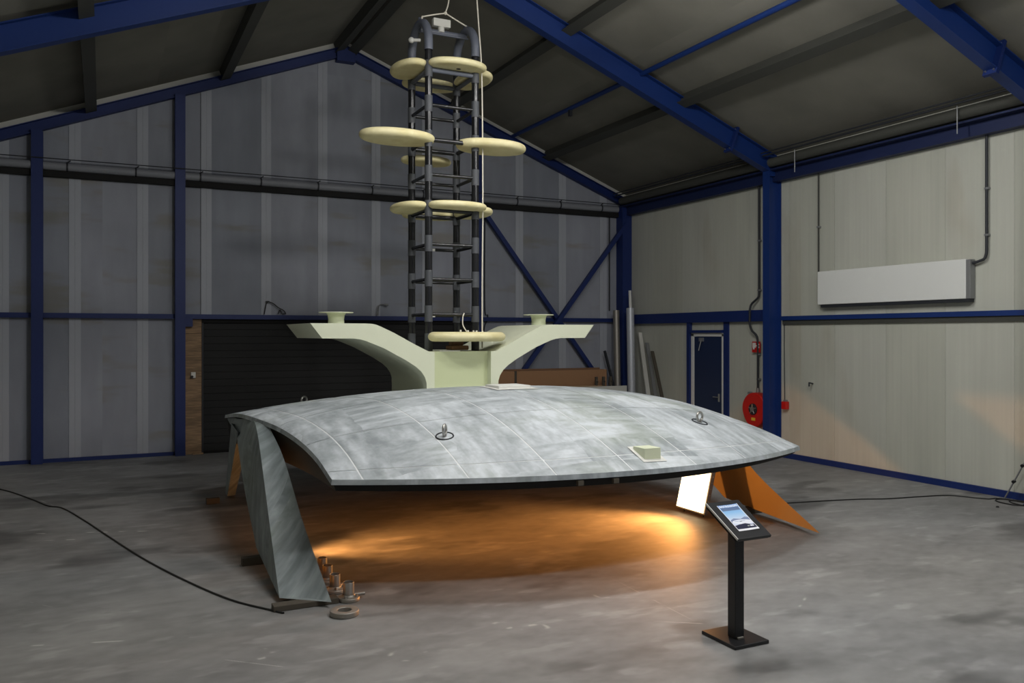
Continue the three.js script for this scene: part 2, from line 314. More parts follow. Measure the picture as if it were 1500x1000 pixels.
{ // blue door in the right wall
  const d = struct('door_2', [XR, 0, -14.75]); const z0 = -15.3, z1 = -14.2, f = .1;
  part('door_frame', [box(XR - .03, XR + .05, 0, 2.42, z0, z0 + f, .005), box(XR - .03, XR + .05, 0, 2.42, z1 - f * .6, z1, .005), box(XR - .03, XR + .05, 2.36, 2.44, z0, z1, .005)], M.white, d);
  const leaf = part('door_leaf', box(XR - .02, XR + .03, .02, 2.355, z0 + f + .005, z1 - f * .6 - .005, .004), M.doorBlue, d);
  const hd = part('door_handle', [rod(V(XR - .02, 1.05, z1 - .15), V(XR - .075, 1.05, z1 - .15), .012), rod(V(XR - .075, 1.05, z1 - .15), V(XR - .075, 1.05, z1 - .29), .011), box(XR - .03, XR - .018, .95, 1.12, z1 - .175, z1 - .125)], M.steel, d);
  part('door_closer', [box(XR - .07, XR - .02, 2.25, 2.33, -14.98, -14.86), rod(V(XR - .06, 2.3, -14.9), V(XR - .12, 2.05, -14.92), .012)], M.galv, d);
  part('door_post', box(XR - .08, XR + .02, 0, 2.68, z0 - .1, z0), M.blueDark, d); part('door_post', box(XR - .035, XR + .02, 0, 2.68, z1 + .005, z1 + .16), M.blueDark, d);
  part('lintel', box(XR - .08, XR + .02, 2.44, 2.5, z0, z1), M.blueDark, d);
}

// ---------------------------------------------------------------- pipes and wall fittings
{ const t = thing('wall_pipe', 'long grey banded pipe along the back wall at eaves height', 'pipe', [CX, 5.5, ZB]);
  const pm = std(0x85888f, .55);
  for (const [a, b] of [[XL, -1.19], [-.99, 1.285], [1.485, 7.73], [7.93, 11.7]]) part('pipe', rod(V(a, 5.555, ZB + .1), V(b, 5.555, ZB + .1), .078, 18), pm, t);
  for (let i = -3; i <= 8; i++) { const x = 1.75 + i * 1.18; if (x > XL + .2 && x < 11.6) part('pipe_band', [rod(V(x, 5.555, ZB + .1), V(x + .03, 5.555, ZB + .1), .088, 18), rod(V(x, 5.63, ZB + .1), V(x + .07, 5.68, ZB + .1), .012, 6)], M.darkSteel, t); }
  part('cable', tube([[XL, 5.67, ZB + .22], [1, 5.68, ZB + .22], [5, 5.69, ZB + .2], [8, 5.675, ZB + .22], [11.7, 5.67, ZB + .2]], .01, 60, 6), M.darkSteel, t);
}
{ const SEG = [[ZB + .3, -12.72], [-12.48, -7.45], [-7.21, ZF]];
  const t = thing('eaves_duct', 'grey duct with hangers running along the right wall under the roof', 'duct', [11.7, 5.6, -8]);
  for (const [a, b] of SEG) part('duct', rod(V(11.68, 5.74, a), V(11.68, 5.74, b), .085, 18), M.purlin, t);
  for (const [a, b] of SEG) { part('conduit', rod(V(11.5, 5.86, a), V(11.5, 5.86, b), .018, 8), M.darkSteel, t); part('conduit', rod(V(11.44, 5.9, a), V(11.44, 5.9, b), .014, 8), M.darkSteel, t); }
  for (const z of [-11.72, -8.42]) part('hanger_rod', rod(V(11.56, 5.42, z), V(11.56, 5.85, z), .01, 6), M.galv, t);
}
function pipe(label, pts, r, clips, mat) {
  const t = thing('wall_pipe', label, 'pipe', pts[pts.length - 1]);
  part('pipe', tube(pts, r, 80, 8, .15), mat, t);
  for (const c of clips) part('pipe_clip', box(c[0] - .03, c[0] + .04, c[1] - .015, c[1] + .015, c[2] - .03, c[2] + .03), M.galv, t);
}
pipe('thin dark water pipe running down to the fire hose reel', [[11.94, 5.4, -13.08], [11.94, 4.4, -13.08], [11.94, 3.25, -13.08], [11.93, 3.15, -13.09], [11.88, 3.02, -13.24], [11.86, 2.9, -13.26], [11.86, 2.6, -13.26], [11.88, 2.48, -13.22], [11.92, 2.38, -13.12], [11.93, 2.2, -13.1], [11.93, 1.3, -13.1]], .022, [[11.95, 4.3, -13.08], [11.95, 3.3, -13.08], [11.95, 2.0, -13.1], [11.95, 1.5, -13.1]], M.darkSteel);
pipe('grey pipe dropping from the eaves to the near end of the white heater panel', [[11.95, 5.4, -8.22], [11.95, 4.5, -8.22], [11.95, 3.65, -8.22], [11.94, 3.54, -8.25], [11.93, 3.5, -8.38], [11.93, 3.49, -8.46]], .022, [[11.96, 4.6, -8.22], [11.96, 3.9, -8.22]], M.darkSteel);
pipe('thin grey pipe dropping to the lower far corner of the white heater panel', [[11.96, 5.4, -11.53], [11.96, 4.2, -11.53], [11.96, 3.1, -11.53], [11.95, 2.99, -11.52], [11.94, 2.97, -11.46]], .014, [[11.97, 4.4, -11.53]], M.purlin);
{ const t = thing('radiator_panel', 'wide white heater panel hung high on the right wall', 'heater', [11.9, 2.95, -9.97]);
  part('panel', box(11.86, 11.96, 2.95, 3.56, -11.46, -8.5, .012), std(0xdfe1de, .5), t); part('end_cap', box(11.87, 11.99, 2.95, 3.55, -8.5, -8.43, .006), M.galv, t, 'grey metal end cap'); part('under_rail', box(11.88, 11.99, 2.9, 2.95, -11.4, -8.45), M.darkSteel, t); }
{ // hose reel
  const t = thing('fire_hose_reel', 'round red fire hose reel on the wall beside the blue column', 'hose reel', [11.87, .57, -13.07]);
  const s = new THREE.Shape(); const N = 48; for (let i = 0; i <= N; i++) { const a = i / N * Math.PI * 2, r = .31 * (1 + (Math.sin(a) < 0 ? -.12 * Math.abs(Math.cos(a)) * Math.abs(Math.sin(a)) + .14 * Math.sin(a) ** 2 : 0)); const x = r * Math.cos(a), y = r * Math.sin(a); i ? s.lineTo(x, y) : s.moveTo(x, y); }
  const g = new THREE.ExtrudeGeometry(s, { depth: .14, bevelEnabled: true, bevelSize: .025, bevelThickness: .03, bevelSegments: 3 }); g.rotateY(-Math.PI / 2); g.translate(11.95, .9, -13.07); part('drum', metric(g), M.red, t);
  const X = (a, b, r, m, n) => part(n, rod(V(a, .9, -13.07), V(b, .9, -13.07), r, 24), m, t);
  X(11.79, 11.76, .115, M.darkSteel, 'hub'); X(11.76, 11.74, .05, M.steel, 'hub_cap');
  for (let i = 0; i < 5; i++) { const a = i * 1.257 + .3; part('spoke', rod(V(11.75, .9 + .04 * Math.sin(a), -13.07 + .04 * Math.cos(a)), V(11.75, .9 + .1 * Math.sin(a), -13.07 + .1 * Math.cos(a)), .012, 6), M.steel, t); }
  part('sticker', box(11.772, 11.778, .67, .73, -13.12, -13.01), M.yellow, t); part('valve', rod(V(11.93, 1.2, -13.1), V(11.93, 1.32, -13.1), .035), M.galv, t); part('mount', rod(V(11.9, 1.2, -13.34), V(11.98, 1.2, -13.34), .035), M.galv, t);
}
{ // fire hose sign
  const t = thing('fire_hose_sign', 'small square red sign with a white hose symbol above the hose reel', 'sign', [11.93, 2.04, -13.07]);
  part('plate', box(11.93, 11.945, 2.04, 2.26, -13.27, -13.04), M.red, t);
  const a = 11.925, b = 11.931; part('symbol', [box(a, b, 2.135, 2.235, -13.25, -13.16), box(a, b, 2.165, 2.185, -13.16, -13.09), box(a, b, 2.185, 2.215, -13.09, -13.06), box(a, b, 2.13, 2.16, -13.1, -13.06), box(a, b, 2.1, 2.135, -13.24, -13.2)], M.white, t);
}
{ const t = thing('alarm_call_point', 'small red call point on the blue column edge', 'alarm', [11.93, .95, -12.36]); part('housing', box(11.9, 11.99, .95, 1.1, -12.42, -12.3, .01), M.red, t); part('bracket', box(11.93, 11.99, 1.1, 1.13, -12.4, -12.34), M.galv, t); part('cable', tube([[11.97, 1.12, -12.4], [11.98, 2, -12.42], [11.98, 2.6, -12.42]], .007, 20, 6), M.darkSteel, t); }
solo('wall_hook', [rod(V(11.9, 1.5, -11.7), V(12, 1.48, -11.7), .012), rod(V(11.9, 1.43, -11.7), V(11.9, 1.51, -11.7), .014)], M.darkSteel, 'single dark hook on the bare pale right wall', 'hook');
{ const z = ZB + .07; solo('loose_cable', [tube([[3.02, 2.82, z], [3.05, 3.0, z], [3.09, 3.08, z], [3.2, 3.05, z], [3.3, 2.97, z], [3.42, 2.9, z], [3.46, 2.83, z]], .011, 40, 6), box(3.05, 3.12, 3.07, 3.1, z - .02, z + .02), tube([[3.3, 2.83, z], [3.34, 2.92, z], [3.38, 2.84, z], [3.44, 2.84, z]], .011, 20, 6)], M.rubber, 'loose black cable ends looping above the dark shutter', 'cable');
  solo('wall_tap', [tube([[5.46, 2.82, z], [5.48, 3.0, z], [5.52, 3.07, z], [5.62, 3.07, z + .03]], .012, 24, 6), tube([[5.44, 2.82, z], [5.44, 2.95, z], [5.46, 3.04, z]], .01, 12, 6), rod(V(5.6, 3.07, z + .02), V(5.68, 3.06, z + .05), .022)], M.galv, 'thin grey bent bracket above the shutter, left of the tower legs', 'bracket'); }
{ solo('wall_conduit', tube([[8.06, 5.38, ZB + .03], [8.05, 4, ZB + .03], [8.06, 2.95, ZB + .03], [8.12, 2.88, ZB + .04], [8.12, 2.75, ZB + .04], [8.03, 2.5, ZB + .04], [8.02, 1.6, ZB + .04]], .014, 60, 6), M.darkSteel, 'thin dark conduit down the back wall just beside the tower', 'conduit');
  solo('wall_conduit', tube([[11.5, 5.38, ZB + .03], [11.5, 4, ZB + .03], [11.5, 3.0, ZB + .03]], .018, 30, 6), M.darkSteel, 'thin dark conduit down the back wall near the right corner', 'conduit'); }

// ---------------------------------------------------------------- hull
const HC = 4.72;
const sidePts = [[-2.83, 1.06, -7.64], [-2.83, 1.19, -8.22], [-2.85, 1.275, -8.8], [-2.92, 1.35, -9.6], [-3.02, 1.38, -10.4], [-3.1, 1.36, -11.5], [-3.12, 1.24, -12.75]];
const sideCurve = new THREE.CatmullRomCurve3(sidePts.map((p) => V(...p)), false, 'centripetal');
const sideAt = (s, t) => { const p = sideCurve.getPoint(t); const w = Math.max(0, 1 - t * 4); return V(HC + (s < 0 ? p.x : -p.x + .06 * w), p.y - s * .012 * w, p.z); };
const t01 = (u) => u * u;
const frontAt = (u) => { const k = 2 * u - 1; return V(HC + 2.83 * k + .06 * t01(u), 1.06 + .025 * (1 - k * k) - .012 * k, -7.64 + .85 * (1 - k * k)); };
const backAt = (u) => { const k = 2 * u - 1; return V(HC + 3.12 * k, 1.24, -12.75 - .75 * (1 - k * k)); };
function hullAt(u, t, drop = 0) {
  const L = sideAt(-1, t), R = sideAt(1, t), F = frontAt(u), B = backAt(u), c00 = frontAt(0), c10 = frontAt(1), c01 = backAt(0), c11 = backAt(1);
  const p = V(0, 0, 0).addScaledVector(L, 1 - u).addScaledVector(R, u).addScaledVector(F, 1 - t).addScaledVector(B, t)
    .addScaledVector(c00, -(1 - u) * (1 - t)).addScaledVector(c10, -u * (1 - t)).addScaledVector(c01, -(1 - u) * t).addScaledVector(c11, -u * t);
  const k = 2 * u - 1;
  p.y += .345 * Math.pow(Math.max(0, 1 - k * k), .75) * Math.pow(Math.max(0, Math.sin(Math.PI * t)), .9) - drop;
  return p;
}
const hullTop = (x, z) => { let u = .5, t = .5; for (let i = 0; i < 60; i++) { const p = hullAt(u, t); u = clamp(u + (x - p.x) / 6); t = clamp(t + (p.z - z) / 6); } return hullAt(u, t).y; };
{
  const h = thing('hull_sculpture', 'domed grey painted hull plate standing on slanted fin legs', 'sculpture', [HC, 0, -10.17]);
  part('skin', surf((u, t) => hullAt(u, t, .005), 48, 48), M.hullSeam, h);
  // plating: individual plates with narrow joints
  const us = [0, .045, .2, .34, .48, .62, .76, .955, 1].map((x) => x), ts = [0, .055, .3, .52, .72, .9, 1];
  for (let j = 0; j + 1 < ts.length; j++) for (let i = 0; i + 1 < us.length; i++) {
    const e = .0013, u0 = us[i] + (i ? e : 0), u1 = us[i + 1] - (i + 2 < us.length ? e : 0), t0 = ts[j] + (j ? e : 0), t1 = ts[j + 1] - (j + 2 < ts.length ? e : 0);
    const lift = rnd() * .003;
    const n = 9, g = surf((a, b) => { const ea = Math.min(a, 1 - a) < 1e-6 || Math.min(b, 1 - b) < 1e-6; return hullAt(u0 + a * (u1 - u0), t0 + b * (t1 - t0), ea ? .002 : -lift); }, n, n);
    part('plate', g, M.hull, h);
  }
  // rim, side wall and underside, walked round the outline
  const loop = []; const N = 40;
  for (let i = 0; i < N; i++) loop.push(frontAt(i / N)); for (let i = 0; i < N; i++) loop.push(sideAt(1, i / N)); for (let i = 0; i < N; i++) loop.push(backAt(1 - i / N)); for (let i = 0; i < N; i++) loop.push(sideAt(-1, 1 - i / N));
  const C = V(HC, 0, -10.2), n = loop.length;
  const inset = (p, d) => { const q = p.clone(), r = Math.hypot(p.x - C.x, p.z - C.z); q.x += (C.x - p.x) / r * d; q.z += (C.z - p.z) / r * d; return q; };
  const ringStrip = (f0, f1) => { const g = surf((a, b) => { const p = loop[Math.round(a * n) % n]; const q = f0(p).lerp(f1(p), b); q.u = a * 24; q.v = q.y; return q; }, n, 1); return toCreasedNormals(g, .7); };
  part('rim', ringStrip((p) => p.clone(), (p) => inset(p, -.012).setY(p.y - .048)), M.hullRim, h);
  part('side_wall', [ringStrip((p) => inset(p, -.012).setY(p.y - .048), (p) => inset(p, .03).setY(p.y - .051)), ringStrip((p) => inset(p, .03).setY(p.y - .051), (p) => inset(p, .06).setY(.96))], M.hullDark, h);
  const s = new THREE.Shape(); loop.forEach((p, i) => { const q = inset(p, .06); i ? s.lineTo(q.x, -q.z) : s.moveTo(q.x, -q.z); }); s.closePath();
  const fl = new THREE.ShapeGeometry(s); fl.rotateX(-Math.PI / 2); fl.translate(0, .96, 0); part('underside', fl, M.legInner, h);
  // front lower edge brackets
  for (const x of [4.05, 4.42]) part('edge_tab', box(x - .03, x + .03, .98, 1.025, frontAt((x - HC + 2.83) / 5.66).z - .02, frontAt((x - HC + 2.83) / 5.66).z + .02), M.timber, h);

  // front fin legs: outer panel, front facet, inner panel
  const st = [
    [[1.42, .05, -7.65], [1.81, .05, -7.33], [1.5, .09, -9.4]],
    [[1.5, .6, -8.67], [1.78, .57, -8.4], [1.5, .55, -10.2]],
    [[1.53, 1.068, -9.27], [1.75, 1.08, -9.2], [1.55, 1.0, -11.15]],
    [[1.6, 1.265, -9.95], [1.75, 1.285, -9.9], [1.6, 1.13, -11.7]],
    [[1.66, 1.34, -10.55], [1.76, 1.39, -10.36], [1.6, 1.16, -12.3]],
    [[1.68, 1.34, -11.0], [1.8, 1.36, -10.8], [1.61, 1.225, -12.72]]];
  const cur = [0, 1, 2].map((k) => new THREE.CatmullRomCurve3(st.map((q) => V(...q[k])), false, 'centripetal'));
  const mir = (s, p) => { if (s > 0) p.x = 2 * HC - p.x; return p; };
  for (const s of [-1, 1]) {
    const at = (k, t) => { const p = cur[k].getPoint(t); if (s > 0 && k === 0) { p.x += .2 * (1 - t); p.z -= .38 * (1 - t); } return p; };
    const mk = (f, m = 24, q = 10) => surf((a, b) => { const p = mir(s, f(a, b)); p.u = p.z + p.x; p.v = p.y; return p; }, q, m);
    const outer = mk((a, b) => at(0, b).lerp(at(2, b), a));
    const front = mk((a, b) => { const p = at(0, b).lerp(at(1, b), a); const w = s > 0 ? 0 : Math.sin(a * Math.PI) * .05 * (1 - .6 * b); p.x += w * .3; p.z -= w; return p; });
    const inner = mk((a, b) => { const p = at(1, b).lerp(at(2, b), a); p.x += .02 * Math.sin(Math.PI * a); return p; });
    const tri = (t) => { const g = new THREE.BufferGeometry(); const q = [0, 1, 2].flatMap((k) => mir(s, at(k, t)).toArray()); g.setAttribute('position', new THREE.Float32BufferAttribute(q, 3)); g.computeVertexNormals(); return g; };
    const leg = part('leg', [outer, front, tri(0)], M.leg, h);
    const ip = sh(new THREE.Mesh(inner, M.legInner)); ip.name = numbered('inner_panel'); ip.userData.label = 'bare tan inner face'; leg.add(ip);
    // rear leg: slim raked fin
    const A = [[1.77, .02, -13.0], [1.66, .02, -13.25], [1.64, .04, -12.85]].map((p) => mir(s, V(...p))), Bp = [[1.78, 1.15, -11.62], [1.57, 1.2, -11.9], [1.56, 1.15, -11.2]].map((p) => mir(s, V(...p)));
    const gs = [0, 1, 2].map((k) => surf((a, b) => { const e = (k + 1) % 3; const p = A[k].clone().lerp(A[e], a).lerp(Bp[k].clone().lerp(Bp[e], a), b); p.u = p.z; p.v = p.y; return p; }, 2, 8));
    part('leg', gs, M.leg, h);
  }
  // lifting eyes in round pockets
  const eye = (x, z, turn) => {
    const y = hullTop(x, z), tor = new THREE.TorusGeometry(.05, .014, 12, 28); tor.rotateY(turn); tor.translate(x, y + .065, z);
    const e = part('lifting_eye', [tor, rod(V(x, y - .01, z), V(x, y + .03, z), .022)], M.steel, h, 'polished steel lifting eye');
    const on = (r, a, d) => { const px = x + r * Math.cos(a), pz = z + r * Math.sin(a); return V(px, hullTop(px, pz) + d, pz); };
    const ring = []; for (let i = 0; i < 24; i++) ring.push(on(.088, i / 24 * Math.PI * 2, .003));
    const rg = new THREE.TubeGeometry(new THREE.CatmullRomCurve3(ring, true), 48, .008, 6, true);
    const pk = sh(new THREE.Mesh(rg, M.darkSteel)); pk.name = numbered('eye_pocket'); e.add(pk);
  };
  eye(3.11, -7.93, .9); eye(6.33, -7.93, .25); eye(2.68, -12.5, .5);
  // deck box near the front edge and hatch near the crown
  const patch = (x0, x1, z0, z1, d) => surf((a, b) => { const x = x0 + a * (x1 - x0), z = z0 + b * (z1 - z0); return V(x, hullTop(x, z) + d, z); }, 6, 6);
  part('deck_pad', [patch(4.82, 5.1, -7.2, -6.9, .008)], M.white, h); const yb = hullTop(4.95, -6.95);
  part('deck_box', box(4.86, 5.055, yb - .02, yb + .115, -7.15, -6.945, .004), M.palePad, h, 'pale green square box');
  { const y = hullTop(HC, -9.85); part('hatch', [patch(HC - .29, HC + .3, -10.1, -9.5, .008)], M.white, h); part('hatch_lid', box(HC - .22, HC + .23, y - .02, y + .035, -10.02, -9.6, .004), M.white, h); }
}

// ---------------------------------------------------------------- winged pylon
const PX = 4.68, PZ = -12.0;
{
  const t = thing('winged_pylon', 'pale green pylon with two curved gull wings behind the hull crown', 'pylon', [PX, 1.4, PZ]);
  const top = [[.52, 2.158], [.73, 2.26], [1.04, 2.425], [1.23, 2.512], [1.3, 2.538], [1.37, 2.55], [1.45, 2.553], [2.2, 2.553]], und = [[2.04, 2.35], [1.62, 2.348], [1.53, 2.338], [1.44, 2.315], [1.18, 2.21], [.87, 2.045], [.72, 1.95], [.64, 1.88], [.585, 1.8], [.56, 1.72], [.555, 1.42]];
  const half = (inner) => { const s = new THREE.Shape(); const p = [[inner, 1.42], [inner, 2.158], ...top, ...und]; p.forEach(([x, y], i) => (i ? s.lineTo(x, y) : s.moveTo(x, y))); s.closePath(); return s; };
  const ex = (sh_, d, z0) => { const g = new THREE.ExtrudeGeometry(sh_, { depth: d, bevelEnabled: false, curveSegments: 4 }); g.translate(0, 0, z0); return metric(toCreasedNormals(g, .5)); };
  const gs = [];
  for (const s of [-1, 1]) {
    const a = ex(half(0), 1.46, PZ - .8), b = ex(half(.44), .14, PZ + .66);
    for (const g of [a, b]) { if (s < 0) { g.scale(-1, 1, 1); const ar = strip(g); const P = ar.attributes; for (const k of Object.keys(P)) { const A = P[k], n = A.itemSize; for (let i = 0; i < A.count; i += 3) for (let c = 0; c < n; c++) { const q = A.array[(i + 1) * n + c]; A.array[(i + 1) * n + c] = A.array[(i + 2) * n + c]; A.array[(i + 2) * n + c] = q; } } ar.translate(PX, 0, 0); gs.push(ar); } else { g.translate(PX, 0, 0); gs.push(g); } }
  }
  part('wing_body', gs, M.pale, t);
  part('recess_panel', box(PX - .445, PX + .445, 1.42, 2.156, PZ + .655, PZ + .668), M.paleInner, t, 'yellowish recessed front panel');
  part('top_plate', box(PX - .3, PX + .02, 2.156, 2.17, PZ + .45, PZ + .64), M.white, t);
  for (const s of [-1, 1]) {
    const x = PX + s * 1.65; const pd = lathe([[.118, 2.545], [.112, 2.62], [.12, 2.68], [.14, 2.712]], 28); pd.translate(x, 0, PZ);
    const p = part('pedestal', pd, M.palePad, t); const cap = lathe([[0, 2.71], [.24, 2.712], [.248, 2.718], [.24, 2.725], [0, 2.726]], 36); cap.translate(x, 0, PZ);
    const c = sh(new THREE.Mesh(cap, M.pale)); c.name = numbered('cap_disc'); p.add(c);
  }
}

// ---------------------------------------------------------------- lattice tower
const TX = 4.70, TZ = -12.05, TA = .375, LV = [2.70, 3.22, 3.735, 4.25, 4.765, 5.28, 5.795, 6.31];
{
  const t = thing('lattice_tower', 'black tubular ladder tower with cream oval discs, roped to the roof', 'tower', [TX, 2.158, TZ]);
  for (const sx of [-1, 1]) for (const sz of [-1, 1]) {
    const x = TX + sx * TA, z = TZ + sz * TA;
    const p = part('post', rod(V(x, 2.16, z), V(x, 6.72, z), .055, 24), M.tube, t);
    for (const y of LV) { const s = sh(new THREE.Mesh(merge([rod(V(x, y - .11, z), V(x, y + .13, z), .0595, 24)]), M.sleeve)); s.name = numbered('sleeve'); p.add(s); }
    const s0 = sh(new THREE.Mesh(rod(V(x, 2.162, z), V(x, 2.42, z), .0595, 24), M.sleeve)); s0.name = numbered('sleeve'); p.add(s0);
  }
  LV.forEach((y, i) => {
    const r = i === 7 || i === 5 || i === 3 ? .034 : .026, m = i === 7 ? M.sleeveDark : M.tube;
    for (const s of [-1, 1]) {
      const a = part('rung', rod(V(TX - TA, y, TZ + s * TA), V(TX + TA, y, TZ + s * TA), r, 14), m, t); part('rung', rod(V(TX + s * TA, y, TZ - TA), V(TX + s * TA, y, TZ + TA), r, 14), m, t);
      if (s < 0 && (i === 0 || i === 2)) { const q = sh(new THREE.Mesh(box(TX - .12, TX + .0, y - .025, y + .015, TZ - TA + .02, TZ - TA + .03), M.white)); q.name = numbered('sticker'); a.add(q); }
    }
  });
  for (const s of [-1, 1]) {   // arches over each side
    const pts = [[TX + s * TA, 6.6, TZ - TA], [TX + s * TA, 6.72, TZ - TA]]; for (let i = 1; i < 12; i++) { const a = Math.PI * i / 12; pts.push([TX + s * TA, 6.72 + TA * 1.02 * Math.sin(a), TZ - TA * Math.cos(a)]); } pts.push([TX + s * TA, 6.72, TZ + TA], [TX + s * TA, 6.6, TZ + TA]);
    part('arch', tube(pts, .064, 60, 20), M.sleeveDark, t, 'grey bent tube arch');
    part('arch_stub', rod(V(TX + s * TA, 7.1, TZ), V(TX + s * TA, 7.2, TZ), .03), M.sleeveDark, t);
  }
  part('top_bar', [rod(V(TX - TA, 7.02, TZ), V(TX + TA, 7.02, TZ), .042, 16), rod(V(TX - TA - .02, 6.96, TZ + .1), V(TX + TA, 6.96, TZ + .1), .016, 8)], M.sleeveDark, t);
  { // lamp head on the top bar
    const l = part('signal_head', [box(TX - .18, TX + .1, 7.1, 7.22, TZ - .02, TZ + .07, .01), rod(V(TX - .04, 7.02, TZ + .02), V(TX - .04, 7.12, TZ + .02), .05, 16)], M.offWhite, t, 'white square signal head');
  }
  { const s = new THREE.SphereGeometry(.045, 16, 12); s.translate(TX - TA - .12, 6.86, TZ - .05); part('knob', [s, rod(V(TX - TA - .12, 6.86, TZ - .05), V(TX - TA + .02, 6.88, TZ - .05), .025)], M.white, t); }
  function disc(x, y, z, lx, lz, th) {
    const pr = [[0, -th / 2]]; const R = 1; for (let i = 0; i <= 12; i++) { const a = -Math.PI / 2 + Math.PI * i / 12; pr.push([R + 0 * i, 0]); pr[pr.length - 1] = [a, th / 2 * Math.sin(a)]; } pr.push([0, th / 2]);
    const rim = th * .62, f = (L) => pr.map(([a, h], i) => (i === 0 ? [0, -th / 2] : i === pr.length - 1 ? [0, th / 2] : [L - rim + rim * Math.cos(a), h]));
    const g = lathe(f(lx), 56); g.scale(1, 1, 1); const p = g.attributes.position; for (let i = 0; i < p.count; i++) { const r = Math.hypot(p.getX(i), p.getZ(i)); if (r > 1e-6) { const k = lz / lx, zz = p.getZ(i); const edge = lx - r; const rad = Math.max(0, lz - edge); p.setZ(i, zz / r * rad); if (edge > lz) p.setZ(i, 0); } }
    g.computeVertexNormals(); g.translate(x, y, z); return part('disc', metric(g), M.cream, t);
  }
  for (const y of [6.40, 4.31]) { const th = .1;
    const d = disc(TX + .05, y, TZ + TA + .1, .455, .27, th); disc(TX - TA - .17, y, TZ, .27, .455, th); disc(TX + TA + .17, y, TZ - .1, .27, .455, th); disc(TX + .02, y, TZ - TA - .28, .455, .27, th);
    if (y > 5) { const c = sh(new THREE.Mesh(rod(V(TX + .06, y - th / 2 - .004, TZ + TA + .1), V(TX + .06, y - th / 2 + .01, TZ + TA + .1), .035, 16), M.purlin)); c.name = numbered('disc_plug'); d.add(c); } }
  disc(TX - .82, 5.29, TZ + .27, .57, .37, .135); disc(TX + .69, 5.29, TZ + .27, .57, .37, .135); disc(TX, 5.2, TZ - .75, .42, .27, .1);
  const b = disc(TX + .14, 2.37, TZ + .62, .6, .38, .14);
  for (const [dx, dz] of [[0, .1], [.16, 0], [.24, .02], [.28, .04], [.35, .1]]) { const q = sh(new THREE.Mesh(rod(V(TX + .0 + dx, 2.43, TZ + .6 + dz), V(TX + dx, 2.47 - dx * .03, TZ + .6 + dz), .014, 10), M.white)); q.name = numbered('bolt'); b.add(q); }
  const w = sh(new THREE.Mesh(tube([[TX + .19, 2.72, TZ + .38], [TX + .12, 2.66, TZ + .5], [TX + .08, 2.54, TZ + .6], [TX + .12, 2.44, TZ + .65]], .009, 24, 6), M.rope)); w.name = numbered('wire'); b.add(w);
}
solo('packing_block', [box(4.62, 4.9, 2.172, 2.24, -11.75, -11.5, .02), box(4.68, 4.86, 2.24, 2.3, -11.78, -11.6, .02)], M.cardDark, 'crumpled brown packing block on the pylon under the lowest disc', 'block');
solo('lifting_rope', [
  tube([[4.86, 8.5, TZ], [4.8, 7.6, TZ], [4.73, 7.33, TZ + .02]], .011, 20, 8), tube([[4.73, 7.33, TZ + .02], [4.55, 7.27, TZ + .05], [TX - TA, 7.19, TZ + .08]], .011, 16, 8), tube([[4.73, 7.33, TZ + .02], [4.9, 7.24, TZ + .05], [TX + TA - .02, 7.16, TZ + .08]], .011, 16, 8),
  (() => { const g = new THREE.TorusGeometry(.078, .011, 8, 24); g.rotateY(Math.PI / 2 - .4); g.translate(TX - TA, 7.105, TZ + .1); return g; })(), (() => { const g = new THREE.SphereGeometry(.028, 12, 8); g.translate(4.73, 7.33, TZ + .02); return g; })()], M.rope, 'white rope sling knotted over the top arches of the tower', 'rope');
solo('hoist_rope', tube([[5.04, 8.4, TZ + .36], [5.13, 7.2, TZ + .36], [5.185, 6.3, TZ + .37], [5.18, 4.5, TZ + .42], [5.17, 3.2, TZ + .42], [5.17, 2.2, TZ + .42]], .011, 80, 8), M.rope, 'long white rope hanging straight down beside the tower', 'rope');

// ---------------------------------------------------------------- flood lamps under the hull
function flood(x, z, dir, label, tilt, hgt) {
  const t = thing('flood_lamp', label, 'lamp', [x, 0, z]);
  const o = new THREE.Group();
  const place = (g) => { g.rotateZ(dir * tilt); g.translate(x, .05, z); return g; };   // local: panel in the yz plane, face towards +dir x
  const fr = .02, W = .6;
  part('housing', place(box(-dir > 0 ? 0 : -.06, -dir > 0 ? .06 : 0, 0, hgt, -W / 2, W / 2, .008)), M.galv, t);
  const f = box(-.004, .004, fr, hgt - fr, -W / 2 + fr, W / 2 - fr); f.translate(dir * .006, 0, 0); part('glowing_face', place(f), floodGlow, t);
  part('stand', [rod(V(x - dir * .06, 0, z - .2), V(x - dir * .06, .2, z - .2), .012), rod(V(x - dir * .06, 0, z + .2), V(x - dir * .06, .2, z + .2), .012)], M.darkSteel, t);
  for (let i = 0; i < 7; i++) part('rivet', place((() => { const s = new THREE.SphereGeometry(.008, 8, 6); s.translate(dir * .002 - dir * .03, .1 + i * (hgt - .15) / 7, W / 2 + .002); return s; })()), M.steel, t);
  const L = new THREE.SpotLight(new THREE.Color().setRGB(...FLOOD_COLOUR), FLOOD_POWER * (dir > 0 ? .8 : .8), 0, dir > 0 ? .7 : 1.0, dir > 0 ? .85 : 1, 2);
  const cy = .05 + hgt * (dir > 0 ? .42 : .62); L.position.set(x + dir * .03 - dir * tilt * hgt * .42, cy, z); L.target.position.set(x + dir * 2.5, dir > 0 ? -.1 : .05, dir > 0 ? z : z + .15); L.castShadow = true; L.shadow.radius = 8;
  L.name = numbered('flood_beam'); L.target.name = numbered('flood_aim'); scene.add(L, L.target);
}
flood(7.04, -9.03, -1, 'bright glowing flood lamp leaning by the right fin leg', .24, .72);
flood(1.7, -9.27, 1, 'flood lamp hidden behind the front fin leg, lighting the floor orange', .1, .6);

